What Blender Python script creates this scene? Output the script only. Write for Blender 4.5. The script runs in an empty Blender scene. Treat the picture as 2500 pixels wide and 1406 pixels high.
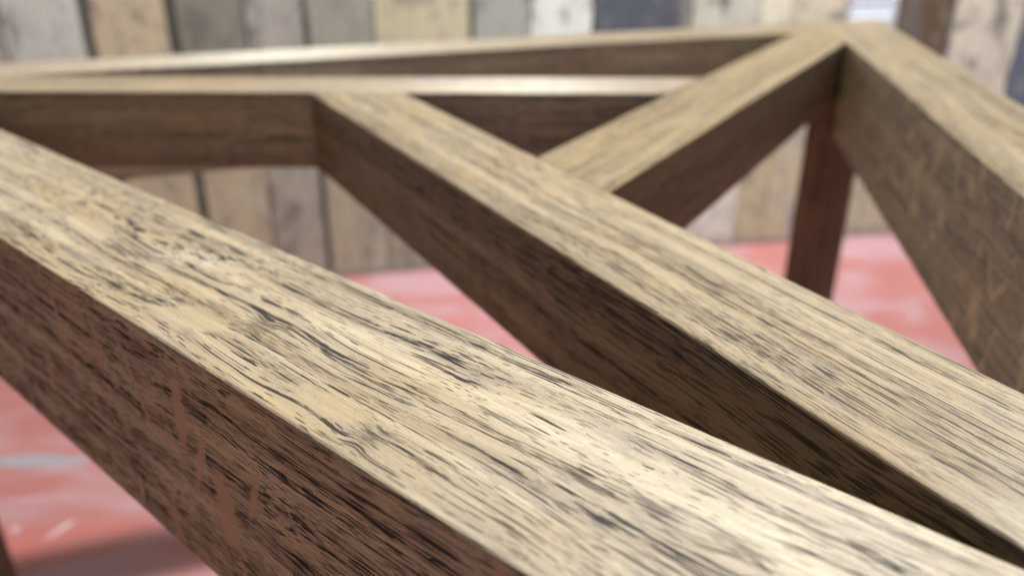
import bpy, bmesh, math, random
from mathutils import Vector, Matrix
random.seed(7)
S = 0.1                      # one layout unit = 10 cm
sc = bpy.context.scene
COL = sc.collection

# ------------------------------------------------------------------ camera
cam_d = bpy.data.cameras.new('camera')
cam = bpy.data.objects.new('camera', cam_d); COL.objects.link(cam)
cam_d.sensor_width = 36.0
cam_d.lens = 1994.85 / 2500 * 36.0
cam_d.clip_start = 0.005; cam_d.clip_end = 60
FLOOR_DROP = 5.6             # camera height above the floor, layout units
PITCH, ROLL = 0.4366006, -0.0014706
fw = Vector((0, math.cos(PITCH), -math.sin(PITCH)))
rt = Vector((1, 0, 0)); up = rt.cross(fw)
r2 = rt*math.cos(ROLL) + up*math.sin(ROLL); u2 = -rt*math.sin(ROLL) + up*math.cos(ROLL)
M = Matrix((r2, u2, -fw)).transposed().to_4x4()
M.translation = Vector((0, 0, FLOOR_DROP*S))
cam.matrix_world = M
cam_d.dof.use_dof = True
cam_d.dof.focus_distance = 0.186
cam_d.dof.aperture_fstop = 8.6
sc.camera = cam
sc.cycles.use_denoising = True
sc.cycles.sample_clamp_indirect = 4.0

# ------------------------------------------------------------------ world, lamps, exposure
w = bpy.data.worlds.new('World'); sc.world = w; w.use_nodes = True
bg = w.node_tree.nodes['Background']
bg.inputs[0].default_value = (0.95, 0.97, 1.0, 1); bg.inputs[1].default_value = 0.062

def area(name, loc, target, sx, sy, power, col):
    d = bpy.data.lights.new(name, 'AREA'); d.shape = 'RECTANGLE'; d.size = sx; d.size_y = sy
    d.energy = power; d.color = col
    o = bpy.data.objects.new(name, d); COL.objects.link(o)
    o.location = loc
    o.rotation_euler = (Vector(target) - Vector(loc)).to_track_quat('-Z', 'Y').to_euler()
    return o
area('overhead_light', (0.0, 0.52, 2.5), (0, 0.50, 0.4), 0.26, 0.12, 87, (0.985, 1.0, 0.945))
area('overhead_light', (-0.10, 0.98, 1.80), (0.0, 0.50, 0.46), 0.9, 0.25, 3.2, (0.93, 0.97, 1.0))  # unseen lamp added for sheen on the bar tops
wl = area('overhead_light', (0.25, 0.66, 2.2), (0.25, 1.40, 0.95), 1.1, 0.16, 12, (0.96, 0.98, 1.0)); wl.data.spread = math.radians(60)  # unseen wall washer, added to brighten the boards
area('front_window_light', (0.15, -1.5, 1.0), (0.1, 0.6, 0.4), 1.0, 0.6, 4.6, (1.0, 0.95, 0.90))

vs = sc.view_settings
vs.view_transform = 'Standard'; vs.look = 'None'; vs.exposure = 0.0; vs.gamma = 1.0
vs.use_curve_mapping = False

# ------------------------------------------------------------------ node helpers
class NT:
    def __init__(s, name):
        s.m = bpy.data.materials.new(name); s.m.use_nodes = True
        s.t = s.m.node_tree; s.n = s.t.nodes; s.l = s.t.links
        s.b = s.n['Principled BSDF']
    def _set(s, sock, v):
        if v is None: return
        if isinstance(v, bpy.types.NodeSocket): s.l.new(v, sock)
        elif isinstance(v, (tuple, list)) and len(v) == 3 and sock.type == 'RGBA': sock.default_value = (*v, 1)
        else: sock.default_value = v
    def math(s, op, a, b=None, c=None, clamp=False):
        n = s.n.new('ShaderNodeMath'); n.operation = op; n.use_clamp = clamp
        s._set(n.inputs[0], a); s._set(n.inputs[1], b)
        if c is not None: s._set(n.inputs[2], c)
        return n.outputs[0]
    def vmath(s, op, a, b=None):
        n = s.n.new('ShaderNodeVectorMath'); n.operation = op
        s._set(n.inputs[0], a); s._set(n.inputs[1], b)
        return n.outputs[0]
    def comb(s, x, y, z):
        n = s.n.new('ShaderNodeCombineXYZ')
        for i, v in enumerate((x, y, z)): s._set(n.inputs[i], v)
        return n.outputs[0]
    def sep(s, v):
        n = s.n.new('ShaderNodeSeparateXYZ'); s.l.new(v, n.inputs[0]); return n.outputs
    def coord(s, kind='Object'):
        return s.n.new('ShaderNodeTexCoord').outputs[kind]
    def noise(s, v, scale=1., detail=2., rough=.5, dist=0., color=False):
        n = s.n.new('ShaderNodeTexNoise'); s.l.new(v, n.inputs['Vector'])
        n.inputs['Scale'].default_value = scale; n.inputs['Detail'].default_value = detail
        n.inputs['Roughness'].default_value = rough; n.inputs['Distortion'].default_value = dist
        return n.outputs['Color' if color else 'Fac']
    def vor(s, v, scale=1., rnd=1.):
        n = s.n.new('ShaderNodeTexVoronoi'); s.l.new(v, n.inputs['Vector'])
        n.inputs['Scale'].default_value = scale; n.inputs['Randomness'].default_value = rnd
        return n.outputs['Distance'], n.outputs['Color']
    def ss(s, v, a, b, lo=0., hi=1.):            # smooth step from a to b
        n = s.n.new('ShaderNodeMapRange'); n.interpolation_type = 'SMOOTHSTEP'
        s._set(n.inputs[0], v); s._set(n.inputs[1], a); s._set(n.inputs[2], b)
        n.inputs[3].default_value = lo; n.inputs[4].default_value = hi
        return n.outputs[0]
    def mix(s, f, a, b, mode='MIX'):
        n = s.n.new('ShaderNodeMix'); n.data_type = 'RGBA'; n.blend_type = mode
        s._set(n.inputs[0], f); s._set(n.inputs[6], a); s._set(n.inputs[7], b)
        return n.outputs[2]
    def bump(s, h, strength, dist, normal=None):
        n = s.n.new('ShaderNodeBump'); n.inputs['Strength'].default_value = strength
        n.inputs['Distance'].default_value = dist; s._set(n.inputs['Height'], h)
        if normal is not None: s._set(n.inputs['Normal'], normal)
        return n.outputs[0]
    def out(s, **k):
        for a, v in k.items(): s._set(s.b.inputs[a.replace('_', ' ')], v)
        return s.m

# ------------------------------------------------------------------ stained oak, grain along local X, top of the bar at local z = 0
def oak(name, seed, sidepores=.25, fleck=0.0, fleck_kind='patch', spots=(), side_spots=(), light=(0.375, 0.308, 0.226), dark=(0.225, 0.174, 0.124),
        pores=1.0, warp=1.0, aniso=.96, spec=1.0, side_light_tint=(1.0, .97, .90), bandscale=130.0, reddish=0.0):
    t = NT(name)
    P = t.coord('Object')
    x, y, z = t.sep(P)
    off = (seed*1.37, seed*0.71, seed*0.43)
    # slow wander of the grain
    wv = t.noise(t.vmath('ADD', t.comb(t.math('MULTIPLY', x, 9.), t.math('MULTIPLY', y, 20.), t.math('MULTIPLY', z, 20.)), off), 1., 2., .5, color=True)
    wx, wy, wz = t.sep(wv)
    wy = t.math('MULTIPLY', t.math('SUBTRACT', wy, .5), .012*warp)
    wz = t.math('MULTIPLY', t.math('SUBTRACT', wz, .5), .012*warp)
    yy = t.math('ADD', y, wy); zz = t.math('ADD', z, wz)
    smooth = None; smudge = None
    skin = t.math('EXPONENT', t.math('MULTIPLY', t.math('MULTIPLY', z, z), -1./(.0035**2)))   # knots stay near the top face
    jag = t.noise(t.vmath('MULTIPLY', P, (160., 520., 500.)), 1., 3., .65)
    jag2 = t.noise(t.vmath('MULTIPLY', P, (70., 1500., 900.)), 1., 3., .7)
    for (sx, sy, rx, ry, push, mode) in spots:       # little knots: the grain bends round them
        dx = t.math('DIVIDE', t.math('SUBTRACT', x, sx), rx); dy = t.math('DIVIDE', t.math('SUBTRACT', y, sy), ry)
        r2_ = t.math('ADD', t.math('MULTIPLY', dx, dx), t.math('MULTIPLY', dy, dy))
        g = t.math('MULTIPLY', t.math('EXPONENT', t.math('MULTIPLY', r2_, -1.)), skin)
        if push: yy = t.math('ADD', yy, t.math('MULTIPLY', t.math('MULTIPLY', g, dy), push))
        if mode == 'clean':
            c_ = t.ss(t.math('ADD', g, t.math('MULTIPLY', t.math('SUBTRACT', jag, .5), .9)), .25, .65)
            smooth = c_ if smooth is None else t.math('MAXIMUM', smooth, c_)
        elif mode == 'dark':
            c_ = t.ss(t.math('ADD', g, t.math('MULTIPLY', t.math('SUBTRACT', jag2, .5), 4.5)), .60, .90)
            c_ = t.math('MULTIPLY', c_, t.ss(g, .12, .40))
            smudge = c_ if smudge is None else t.math('MAXIMUM', smudge, c_)
    G = t.vmath('ADD', t.comb(x, yy, zz), off)
    def st(a, b, c=None):
        return t.vmath('MULTIPLY', G, (a, b, b if c is None else c))
    # growth bands
    band = t.noise(st(1.6, bandscale), 1., 3., .55)
    band2 = t.noise(st(2.4, bandscale*3.0), 1., 3., .6)
    bmask = t.ss(t.math('ADD', t.math('MULTIPLY', band2, .75), t.math('MULTIPLY', band, .25)), .50, .60)
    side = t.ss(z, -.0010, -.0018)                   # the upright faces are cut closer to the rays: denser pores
    dens = t.math('ADD', .14, t.math('MULTIPLY', side, sidepores))
    # pores: short dark dashes standing in rows along the growth bands
    nr = t.noise(st(120., 3400.), 1., 2., .6)
    d1, c1 = t.vor(st(80., 2150.))
    r1 = t.sep(c1)[0]
    th1 = t.math('MULTIPLY', t.ss(r1, .28, .88, .13, .88), t.math('ADD', t.math('MULTIPLY', bmask, .84), dens))
    d1 = t.math('ADD', d1, t.math('MULTIPLY', t.math('SUBTRACT', nr, .5), .50))
    p1 = t.ss(t.math('SUBTRACT', th1, d1), -.02, .05)
    # heavier torn pores
    d3, c3 = t.vor(st(52., 1550.))
    r3 = t.sep(c3)[1]
    nr3 = t.noise(st(130., 3400.), 1., 2., .7)
    d3 = t.math('ADD', d3, t.math('MULTIPLY', t.math('SUBTRACT', nr3, .5), 1.3))
    th3 = t.math('MULTIPLY', t.ss(r3, .70, .92, 0., .50), t.math('ADD', t.math('MULTIPLY', bmask, .95), .07))
    p3 = t.ss(t.math('SUBTRACT', th3, d3), -.03, .04)
    # fine short pores
    d2, c2 = t.vor(st(150., 2700.))
    r2_ = t.sep(c2)[1]
    th2 = t.math('MULTIPLY', t.ss(r2_, .30, 1., .05, .72), t.math('ADD', t.math('MULTIPLY', band, 1.0), .08))
    p2 = t.ss(t.math('SUBTRACT', th2, d2), -.02, .05)
    # long hairlines
    ln = t.noise(st(7., 1900.), 1., 1., .5)
    gl = t.noise(st(30., 240.), 1., 2., .5)
    ln = t.math('MULTIPLY', t.ss(ln, .585, .64), t.ss(gl, .44, .54, 0., .95))
    fib = t.noise(st(16., 1700.), 1., 2., .7)
    fib2 = t.noise(st(7., 420.), 1., 3., .6)
    speck = t.noise(t.vmath('MULTIPLY', P, (1100., 1900., 1900.)), 1., 1., .5)
    # base colour
    base = t.mix(t.ss(band, .32, .66), light, dark)
    tone = t.noise(t.vmath('ADD', t.vmath('MULTIPLY', P, (16., 50., 50.)), off), 1., 3., .6)
    base = t.mix(t.ss(tone, .38, .72, 0., .55), base, (0.31, 0.222, 0.12))
    gy = t.noise(t.vmath('ADD', t.vmath('MULTIPLY', P, (30., 110., 110.)), (seed*3., 5., 9.)), 1., 3., .6)
    base = t.mix(t.ss(gy, .52, .74, 0., .6), base, (0.20, 0.170, 0.145))
    fv = t.math('ADD', .02, t.math('ADD', t.math('MULTIPLY', fib, 1.30), t.math('MULTIPLY', fib2, .68)))
    fv = t.math('ADD', fv, t.math('MULTIPLY', t.math('SUBTRACT', speck, .5), .45))
    base = t.mix(1., base, t.comb(fv, fv, fv), 'MULTIPLY')
    pore = t.math('MAXIMUM', t.math('MAXIMUM', t.math('MULTIPLY', p1, .95), p3), t.math('MAXIMUM', t.math('MULTIPLY', p2, .88), ln))
    pore = t.math('MULTIPLY', pore, pores, clamp=True)
    if fleck > 0:
        if fleck_kind == 'patch':                    # ray flecks: smooth lens shapes slanting across the bar
            sh = t.math('ADD', x, t.math('MULTIPLY', z, .42))
            fl = t.noise(t.vmath('ADD', t.comb(t.math('MULTIPLY', sh, 130.), 0., t.math('MULTIPLY', z, 60.)), (seed, 3., 4.)), 1., 2., .5, .5)
            fm = t.ss(fl, .60, .70, 0., .55)
            sh2 = t.math('ADD', x, t.math('MULTIPLY', z, .12))
            fl2 = t.noise(t.vmath('ADD', t.comb(t.math('MULTIPLY', sh2, 95.), 0., t.math('MULTIPLY', z, 30.)), (seed+9., 3., 4.)), 1., 2., .5, .7)
            fm = t.math('MAXIMUM', fm, t.ss(fl2, .62, .70))
        else:                                        # wavy golden flecks
            q = t.noise(t.vmath('ADD', t.comb(t.math('MULTIPLY', x, 26.), 0., t.math('MULTIPLY', z, 12.)), (seed, 3., 4.)), 1., 2., .5, .8)
            q2 = t.math('ABSOLUTE', t.math('SUBTRACT', t.math('FRACT', t.math('MULTIPLY', q, 8.)), .5))
            gate = t.ss(t.noise(t.vmath('MULTIPLY', P, (60., 30., 60.)), 1., 2., .6), .40, .56)
            fm = t.math('MULTIPLY', t.ss(q2, .17, .05), gate)
        for (sx, sz, rx, rz, lean) in side_spots:    # the big ray flecks
            zz_ = t.math('SUBTRACT', z, sz)
            dx = t.math('DIVIDE', t.math('SUBTRACT', t.math('SUBTRACT', x, sx), t.math('MULTIPLY', zz_, lean)), rx)
            dz = t.math('DIVIDE', zz_, rz)
            g = t.math('EXPONENT', t.math('MULTIPLY', t.math('ADD', t.math('MULTIPLY', dx, dx), t.math('MULTIPLY', dz, dz)), -1.))
            fm = t.math('MAXIMUM', fm, t.ss(t.math('ADD', g, t.math('MULTIPLY', t.math('SUBTRACT', jag, .5), 1.4)), .25, .60))
        fm = t.math('MULTIPLY', t.math('MULTIPLY', fm, side), fleck)
        pore = t.math('MULTIPLY', pore, t.math('SUBTRACT', 1., t.math('MULTIPLY', fm, .9)))
        base = t.mix(t.math('MULTIPLY', fm, .8), base, (0.34, 0.23, 0.145) if fleck_kind == 'patch' else (0.50, 0.375, 0.24))
    if smooth is not None:
        pore = t.math('MULTIPLY', pore, t.math('SUBTRACT', 1., smooth))
        base = t.mix(t.math('MULTIPLY', smooth, .35), base, (0.37, 0.29, 0.185))
    if smudge is not None: pore = t.math('MAXIMUM', pore, t.math('MULTIPLY', smudge, .6))
    base = t.mix(side, base, t.mix(1., base, side_light_tint, 'MULTIPLY'))   # light and shade of the upright faces tinted into the wood colour
    if reddish: base = t.mix(reddish, base, (0.22, 0.10, 0.06))
    col = t.mix(t.math('MULTIPLY', pore, .97), base, (0.020, 0.018, 0.022))
    h = t.math('SUBTRACT', t.math('ADD', t.math('MULTIPLY', fib, .30), t.math('MULTIPLY', speck, .22)), pore)
    if smooth is not None:
        lump = t.noise(t.vmath('MULTIPLY', P, (330., 520., 300.)), 1., 2., .6)
        h = t.math('ADD', h, t.math('MULTIPLY', t.math('MULTIPLY', smooth, t.ss(lump, .48, .72)), 1.3))
    nrm = t.bump(h, .55, .00022)
    tg = t.n.new('ShaderNodeTangent'); tg.direction_type = 'UV_MAP'; tg.uv_map = 'UVMap'
    rough = t.math('ADD', .48, t.math('MULTIPLY', t.math('ADD', pore, t.math('MULTIPLY', speck, .5)), .2))
    return t.out(Base_Color=col, Roughness=rough, Normal=nrm, Anisotropic=aniso, Anisotropic_Rotation=.25,
                 Tangent=tg.outputs[0], Specular_IOR_Level=t.math('SUBTRACT', spec, t.math('MULTIPLY', pore, spec*.85)))

# ------------------------------------------------------------------ object helpers
def tag(o, label=None, cat=None, group=None, kind=None):
    if label: o['label'] = label
    if cat: o['category'] = cat
    if group: o['group'] = group
    if kind: o['kind'] = kind
    return o
def link(name, bm, mat, parent=None, mw=None):
    me = bpy.data.meshes.new(name); bm.to_mesh(me); bm.free()
    o = bpy.data.objects.new(name, me); COL.objects.link(o)
    me.materials.append(mat)
    if mw is not None: o.matrix_world = mw
    if parent is not None:
        o.parent = parent; o.matrix_parent_inverse = parent.matrix_world.inverted()
    return o
def bx(bm, x0, x1, y0, y1, z0, z1):
    v = [bm.verts.new((x, y, z)) for x in (x0, x1) for y in (y0, y1) for z in (z0, z1)]
    for f in ((0,1,3,2), (4,6,7,5), (0,4,5,1), (2,3,7,6), (0,2,6,4), (1,5,7,3)):
        bm.faces.new([v[i] for i in f])
    return v

# ------------------------------------------------------------------ the setting: painted floor
def floor_material():
    t = NT('worn_red_paint')
    P = t.coord('Object')
    n1 = t.noise(t.vmath('MULTIPLY', P, (7., 11., 1.)), 1., 5., .6, .6)
    n2 = t.noise(t.vmath('MULTIPLY', P, (3.2, 16., 1.)), 1., 4., .6, .4)
    n3 = t.noise(t.vmath('MULTIPLY', P, (60., 60., 1.)), 1., 4., .7)
    c = t.mix(t.ss(n1, .40, .62), (0.34, 0.128, 0.122), (0.36, 0.205, 0.222))
    c = t.mix(t.ss(n2, .52, .66, 0., .8), c, (0.38, 0.115, 0.105))
    c = t.mix(t.ss(t.noise(t.vmath('MULTIPLY', P, (5., 9., 1.)), 1., 3., .55, .8), .60, .70, 0., .8), c, (0.46, 0.32, 0.38))
    x, y, z = t.sep(P)
    def streak(cx, cy, ang, lx, ly):
        ca, sa = math.cos(ang), math.sin(ang)
        dx = t.math('SUBTRACT', x, cx); dy = t.math('SUBTRACT', y, cy)
        u = t.math('DIVIDE', t.math('ADD', t.math('MULTIPLY', dx, ca), t.math('MULTIPLY', dy, sa)), lx)
        v = t.math('DIVIDE', t.math('SUBTRACT', t.math('MULTIPLY', dy, ca), t.math('MULTIPLY', dx, sa)), ly)
        r = t.math('ADD', t.math('MULTIPLY', u, u), t.math('MULTIPLY', v, v))
        r = t.math('ADD', r, t.math('MULTIPLY', t.math('SUBTRACT', n3, .5), 2.6))
        return t.ss(r, 1.3, .5)
    c = t.mix(streak(-.530, .745, .05, .064, .0125), c, (0.28, 0.255, 0.29))
    c = t.mix(streak(-.4487, .6359, 1.05, .017, .0035), c, (0.48, 0.36, 0.39))  # white chip mark, its bright glint painted into the colour
    c = t.mix(streak(-.4936, .636, .3, .005, .004), c, (0.46, 0.35, 0.38))  # small bright glint painted as a pale dot
    c = t.mix(t.ss(n3, .62, .74, 0., .4), c, (0.42, 0.085, 0.07))
    d, cc = t.vor(t.vmath('MULTIPLY', P, (45., 45., 1.)))
    sp = t.math('MULTIPLY', t.ss(d, .13, .09), t.ss(t.sep(cc)[0], .78, .80))
    h = t.math('ADD', t.math('MULTIPLY', sp, 1.2), t.math('MULTIPLY', n3, .25))
    nrm = t.bump(h, .5, .0015)
    return t.out(Base_Color=c, Roughness=t.math('ADD', .30, t.math('MULTIPLY', n1, .22)), Normal=nrm,
                 Coat_Weight=.12, Coat_Roughness=.12)
bm = bmesh.new()
v = [bm.verts.new(p) for p in ((-4, -3, 0), (4, -3, 0), (4, 4, 0), (-4, 4, 0))]; bm.faces.new(v)
floor = link('floor', bm, floor_material())
tag(floor, 'worn pinkish red painted floor under the table frame', 'floor', kind='structure')

# ------------------------------------------------------------------ wall of reclaimed boards
WO = Vector((-0.297119, 1.259949, 0)); WD = Vector((0.980873, 0.194648, 0)); WN = Vector((-0.194648, 0.980873, 0))
WM = Matrix(((WD.x, WN.x, 0, WO.x), (WD.y, WN.y, 0, WO.y), (0, 0, 1, 0), (0, 0, 0, 1)))
def boards_material():
    t = NT('reclaimed_boards')
    at = t.n.new('ShaderNodeAttribute'); at.attribute_name = 'board'
    base = at.outputs['Color']
    sd = t.n.new('ShaderNodeAttribute'); sd.attribute_name = 'seed'
    P = t.vmath('ADD', t.coord('Object'), sd.outputs['Vector'])
    g = t.noise(t.vmath('MULTIPLY', P, (190., 30., 7.)), 1., 4., .6, .4)
    m = t.noise(t.vmath('MULTIPLY', P, (26., 20., 16.)), 1., 4., .65, .5)
    s = t.noise(t.vmath('MULTIPLY', P, (13., 20., 8.)), 1., 3., .6, .3)
    f = t.math('ADD', .62, t.math('MULTIPLY', g, .72)); base = t.mix(1., base, (1.0, 1.0, .95), 'MULTIPLY')
    c = t.mix(1., base, t.comb(f, f, f), 'MULTIPLY')
    c = t.mix(t.ss(m, .50, .70, 0., .85), c, (0.12, 0.108, 0.098))
    m2 = t.noise(t.vmath('MULTIPLY', P, (55., 20., 30.)), 1., 4., .7, .3)
    c = t.mix(t.ss(m2, .54, .66, 0., .55), c, (0.16, 0.15, 0.15))
    c = t.mix(t.ss(s, .56, .72, 0., .5), c, (0.36, 0.35, 0.33))
    d, cc = t.vor(t.vmath('MULTIPLY', P, (12., 1., 7.)))
    kn = t.math('MULTIPLY', t.ss(d, .17, .07), t.ss(t.sep(cc)[0], .55, .6))
    c = t.mix(t.math('MULTIPLY', kn, .7), c, (0.07, 0.06, 0.06))
    x, y, z = t.sep(t.coord('Object'))
    dirt = t.ss(t.math('ADD', z, t.math('MULTIPLY', m, .03)), .035, .02, 0., .6)
    c = t.mix(dirt, c, (0.17, 0.165, 0.165))
    return t.out(Base_Color=c, Roughness=.72, Normal=t.bump(g, .5, .002))
BD = [  # left, right, top colour (linear), list of splits (height, colour) : each piece of board has its own colour
 (-14.2,-13.2,(.30,.29,.27),()), (-13.18,-12.2,(.42,.36,.28),()), (-12.17,-11.2,(.25,.24,.22),()), (-11.18,-10.1,(.45,.44,.41),()),
 (-10.05,-9.1,(.30,.28,.25),()), (-9.08,-8.1,(.42,.36,.28),()), (-8.05,-7.1,(.36,.35,.33),()), (-7.07,-6.1,(.25,.24,.22),()), (-6.08,-5.1,(.45,.42,.36),()),
 (-5.07,-4.14,(.36,.35,.33),()), (-4.10,-3.12,(.50,.51,.50),((2.2,(.40,.34,.27)),)), (-2.96,-1.99,(.47,.39,.29),((2.6,(.42,.35,.26)),)),
 (-1.83,-.92,(.20,.19,.165),((2.4,(.40,.335,.25)),)), (-.89,-.12,(.31,.295,.285),((3.1,(.30,.27,.24)),)), (-.02,.90,(.25,.25,.225),((2.8,(.33,.285,.22)),)),
 (.93,2.34,(.41,.37,.27),((2.3,(.30,.26,.20)),)), (2.43,3.28,(.28,.285,.27),((2.2,(.33,.30,.26)),)), (3.31,4.26,(.56,.575,.57),((2.5,(.40,.36,.30)),)),
 (4.31,5.88,(.055,.065,.09),((2.4,(.47,.45,.42)),)), (5.92,7.07,(.42,.415,.375),((2.0,(.52,.50,.47)),)), (7.10,7.62,(.55,.52,.43),((2.1,(.40,.34,.245)),)),
 (7.64,8.58,(.50,.45,.36),((2.4,(.42,.36,.26)),)), (9.58,10.62,(.095,.060,.038),((1.7,(.40,.35,.27)),)), (10.72,11.98,(.60,.555,.49),((2.4,(.50,.45,.38)),)),
 (12.02,13.0,(.11,.13,.20),((1.9,(.45,.42,.38)),)), (13.03,14.0,(.40,.36,.28),()), (14.04,15.0,(.30,.29,.27),()), (15.03,16.0,(.5,.45,.38),()),
 (16.03,17.0,(.25,.24,.22),()), (17.03,18.0,(.42,.36,.28),())]
bm = bmesh.new()
lay = bm.loops.layers.float_color.new('board'); lse = bm.loops.layers.float_color.new('seed')
rnd = random.Random(3)
def plank(x0, x1, z0, z1, colr, thick):
    n0 = len(bm.faces)
    bx(bm, x0*S, x1*S, -thick, .0, z0*S, z1*S)
    bm.faces.ensure_lookup_table()
    sv = (rnd.random()*9, rnd.random()*9, rnd.random()*9, 1)
    for f in bm.faces[n0:]:
        for lp in f.loops: lp[lay] = (*colr, 1); lp[lse] = sv
for (a, b, c, sp) in BD:
    th = .016 + rnd.random()*.005
    zt = 24.0; zcut = sp[0][0] if sp else rnd.uniform(1.5, 3.6)
    low = sp[0][1] if sp else tuple(k*.8 for k in c)
    plank(a, b, 0.02, zcut-.02, low, th + rnd.uniform(-.002, .002))
    plank(a, b, zcut+.02, 15, c, th)
    plank(a, b, 15.04, zt, rnd.choice(BD)[2], th + rnd.uniform(-.002, .002))
plank(8.62, 9.54, 0.02, 3.62, (.42, .37, .29), .018)       # short board under the louvre
plank(8.62, 9.54, 4.95, 24, (.45, .40, .31), .018)
n0 = len(bm.faces)
bx(bm, -14.3*S, 18.1*S, .001, .012, 0.0, 2.42)
bm.faces.ensure_lookup_table()
for f in bm.faces[n0:]:
    for lp in f.loops: lp[lay] = (.075, .075, .07, 1); lp[lse] = (0, 0, 0, 1)
wall = link('plank_wall', bm, boards_material(), mw=WM)
tag(wall, 'wall of upright reclaimed boards in grey, tan and dark blue behind the table frame', 'wall')

# pale louvre between the boards
def plain(name, c, r=.5, **k):
    t = NT(name)
    n = t.noise(t.vmath('MULTIPLY', t.coord('Object'), (40., 40., 40.)), 1., 3., .6)
    col = t.mix(t.math('MULTIPLY', n, .35), c, tuple(q*.75 for q in c))
    return t.out(Base_Color=col, Roughness=r, **k)
lv = bpy.data.objects.new('louvre_panel', None); COL.objects.link(lv)
lv.matrix_world = WM @ Matrix.Translation((.908, -.004, .366))
bpy.context.view_layer.update()
tag(lv, 'small pale bluish white louvre between wall boards behind the far corner of the frame', 'vent')
bm = bmesh.new()
for i in range(3):
    zc = (3.985 + i*.265 - 3.66)*S
    vv = bx(bm, -.042, .042, -.007, -.003, -.0105, .0105)
    bmesh.ops.rotate(bm, verts=vv, cent=(0, -.005, 0), matrix=Matrix.Rotation(math.radians(8), 3, 'X'))
    bmesh.ops.translate(bm, verts=vv, vec=(0, 0, zc))
link('slats', bm, plain('louvre_white', (.80, .88, 1.0), .4), lv, lv.matrix_world.copy())
bm = bmesh.new()
bx(bm, -.0455, -.043, -.016, .003, 0.0, .128); bx(bm, .043, .0455, -.016, .003, 0.0, .128)
bx(bm, -.0425, .0425, -.016, .003, 0.0, .020); bx(bm, -.0425, .0425, -.016, .003, .118, .128)
link('frame', bm, plain('louvre_grey', (.42, .42, .42), .5), lv, lv.matrix_world.copy())

# ------------------------------------------------------------------ triangular table frame (layout units in plan)
TH, CX, CY = 1.89769914, .130454510, 4.41858154
R, W, HO = 2.61958054, .555754802, .765141705
DL, RI, WI, HI = -.350215936, .458120379, .478404309, .469804207
TOP = FLOOR_DROP - 1.0
C0 = Vector((CX, CY))
def nO(k): a = TH + k*2*math.pi/3; return Vector((math.cos(a), math.sin(a)))
def nI(k): a = TH + DL + k*2*math.pi/3; return Vector((math.cos(a), math.sin(a)))
GAP = .003
def clip(poly, n, lim):                       # keep (p - C0).n <= lim
    out = []
    for i in range(len(poly)):
        a, b = poly[i], poly[(i+1) % len(poly)]
        da, db = (a-C0).dot(n)-lim, (b-C0).dot(n)-lim
        if da <= 0: out.append(a)
        if (da < 0 < db) or (db < 0 < da): out.append(a + (b-a)*(da/(da-db)))
    return out
def bar(name, poly, d, height, mat, parent, label=None, bev=.0011):
    ang = math.atan2(d.y, d.x)
    c = sum(poly, Vector((0, 0)))/len(poly)
    mw = Matrix.Translation((c.x*S, c.y*S, TOP*S)) @ Matrix.Rotation(ang, 4, 'Z')
    inv = Matrix.Rotation(-ang, 2)
    loc = [inv @ (p-c) for p in poly]
    bm = bmesh.new()
    topv = [bm.verts.new((p.x*S, p.y*S, 0)) for p in loc]
    botv = [bm.verts.new((p.x*S, p.y*S, -height*S)) for p in loc]
    f = bm.faces.new(topv)
    if f.normal.z < 0 or True:
        bm.normal_update()
    bm.faces.new(list(reversed(botv)))
    n = len(loc)
    for i in range(n): bm.faces.new((topv[i], botv[i], botv[(i+1) % n], topv[(i+1) % n]))
    bmesh.ops.recalc_face_normals(bm, faces=bm.faces)
    bmesh.ops.bevel(bm, geom=list(bm.edges), offset=bev, segments=3, profile=.6, affect='EDGES', clamp_overlap=True)
    uv = bm.loops.layers.uv.new('UVMap')
    for f in bm.faces:
        f.smooth = False
        nn = f.normal
        for lp in f.loops:
            co = lp.vert.co
            lp[uv].uv = (co.x*5, (co.y if abs(nn.z) > .5 else co.z)*5)
    o = link(name, bm, mat, parent, mw)
    for f in o.data.polygons: f.use_smooth = f.area < 2.0e-4 and False
    if label: o['label'] = label
    return o
tf = bpy.data.objects.new('table_frame', None); COL.objects.link(tf)
tf.location = (CX*S, CY*S, 0)
bpy.context.view_layer.update()
tag(tf, 'triangular brown oak table frame of interlocking bars, without a top, standing on the red floor', 'table frame')
big = 12
def outer(k):
    n = nO(k); d = Vector((-n.y, n.x))
    p = [C0 + n*a + d*b for a, b in ((R-W, -big), (R, -big), (R, big), (R-W, big))]
    p = clip(p, nO((k+1) % 3), R)
    p = clip(p, nI((k-1) % 3), RI-GAP)
    return p, d
def inner(k):
    n = nI(k); d = Vector((-n.y, n.x))
    p = [C0 + n*a + d*b for a, b in ((RI, -big), (RI+WI, -big), (RI+WI, big), (RI, big))]
    p = clip(p, nO(k), R-W-GAP)
    p = clip(p, nO((k+1) % 3), R)
    p = clip(p, nI((k-1) % 3), RI-GAP)
    return p, d
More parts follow.
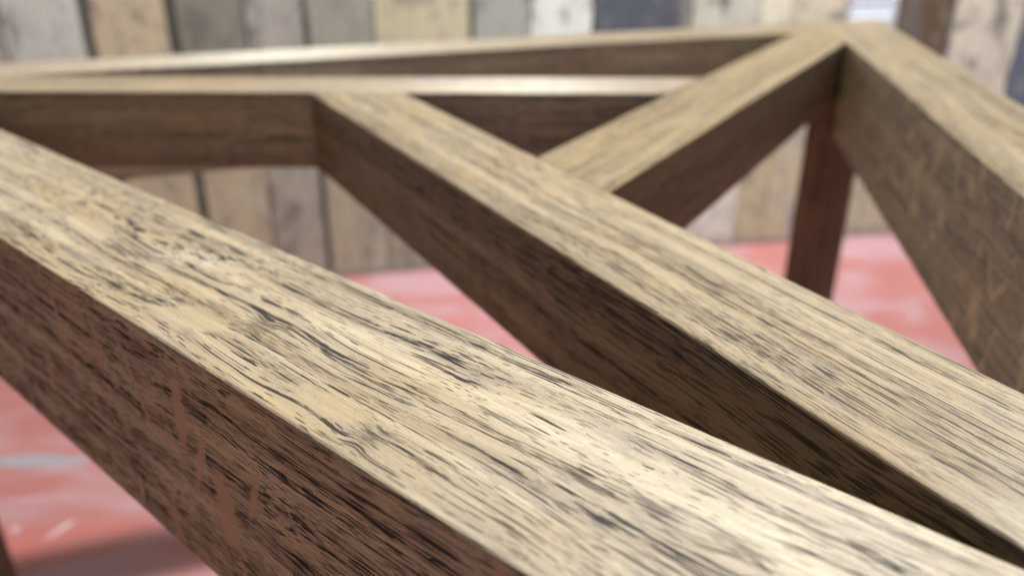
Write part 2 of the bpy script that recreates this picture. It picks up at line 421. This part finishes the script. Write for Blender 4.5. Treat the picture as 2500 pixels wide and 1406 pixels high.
# knots, smudges and big flecks of the front rail: local x, y (metres), radii, bending of the grain
spots = ((.046, -.0155, .0125, .0055, .0035, 'clean'), (.036, -.0195, .008, .003, .001, 'clean'),
         (.0615, -.0070, .0060, .0030, .004, 'dark'), (.007, -.0208, .010, .0013, 0, 'dark'), (.106, -.0185, .014, .0040, .002, 'clean'),
         (.123, -.0200, .0040, .0040, .0025, 'dark'), (.052, -.0232, .0050, .0012, 0, 'dark'), (.196, .0015, .0060, .0028, .003, 'dark'), (.180, .0000, .0080, .0016, .001, 'dark'),
         (.090, -.0110, .045, .010, .007, 'bend'), (.150, .0080, .040, .009, -.005, 'bend'), (-.010, .0060, .045, .010, -.006, 'bend'), (.142, .0030, .0140, .0012, .001, 'dark'), (.108, -.0060, .0120, .0012, .001, 'dark'), (-.045, -.004, .018, .005, .0008, 'clean'))
side_spots = ((.0515, -.022, .0032, .015, .12), (.0685, -.046, .0050, .014, .05), (.0585, -.034, .0022, .012, .45),
              (.006, -.016, .0012, .014, -.35), (.027, -.024, .0012, .016, -.4), (.085, -.030, .0014, .010, .4), (-.022, -.020, .0016, .016, -.2))
M_A = oak('oak_front_rail', 1.0, aniso=.75, spec=.62, side_light_tint=(1.45, 1.40, 1.22), sidepores=.26, fleck=1.0, fleck_kind='patch', spots=spots, side_spots=side_spots)
M_B = oak('oak_middle_bar', 4.0, fleck=.25, light=(.335, .266, .182), dark=(.205, .152, .100), bandscale=150., warp=.6, pores=.85, side_light_tint=(.84, .78, .70))
M_C = oak('oak_cross_bar', 7.0, fleck=.3, pores=.6, side_light_tint=(1.15, 1.2, 1.15), light=(.33, .26, .18), dark=(.22, .16, .11))
M_D = oak('oak_back_rail', 11.0, fleck=.3, pores=.6, side_light_tint=(1.15, 1.2, 1.15))
M_E = oak('oak_short_bar', 15.0, fleck=.3, pores=.6, side_light_tint=(1.0, .96, .88), light=(.29, .22, .135), dark=(.20, .145, .085))
M_F = oak('oak_side_rail', 19.0, fleck=1.0, fleck_kind='wavy', pores=.6, side_light_tint=(.74, .68, .58), light=(.31, .245, .165), dark=(.19, .14, .09))
M_L = oak('oak_leg', 23.0, pores=.7, light=(.22, .135, .062), dark=(.15, .085, .040))
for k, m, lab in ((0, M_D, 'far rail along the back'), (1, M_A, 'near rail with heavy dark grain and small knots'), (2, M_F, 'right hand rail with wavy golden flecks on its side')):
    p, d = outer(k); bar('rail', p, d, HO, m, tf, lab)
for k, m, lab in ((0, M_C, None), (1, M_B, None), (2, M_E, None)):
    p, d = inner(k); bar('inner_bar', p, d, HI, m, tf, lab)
def leg(cx, cy, ax, a, b):                    # a along ax, b across, grain vertical
    ux, uy = Vector((math.cos(ax), math.sin(ax), 0)), Vector((-math.sin(ax), math.cos(ax), 0))
    # local X runs up the leg
    zt = (TOP - HI)*S - .0004
    mw = Matrix(((0, ux.x, uy.x, cx*S), (0, ux.y, uy.y, cy*S), (1, 0, 0, 0), (0, 0, 0, 1)))
    bm = bmesh.new(); bx(bm, 0.0, zt, -a*S/2, a*S/2, -b*S/2, b*S/2)
    bmesh.ops.recalc_face_normals(bm, faces=bm.faces)
    bmesh.ops.bevel(bm, geom=list(bm.edges), offset=.001, segments=2, profile=.6, affect='EDGES')
    uv = bm.loops.layers.uv.new('UVMap')
    for f in bm.faces:
        for lp in f.loops:
            co = lp.vert.co; lp[uv].uv = (co.x*5, (co.y if abs(f.normal.z) > .5 else co.z)*5)
    return link('leg', bm, M_L, tf, mw)
A0 = math.atan2(.7517, .66)
leg(2.924, 7.297, A0, .49, .34)
leg(-4.60, 5.30, A0 + 2*math.pi/3, .49, .34)
leg(1.62, .05, A0 - 2*math.pi/3, .49, .34)
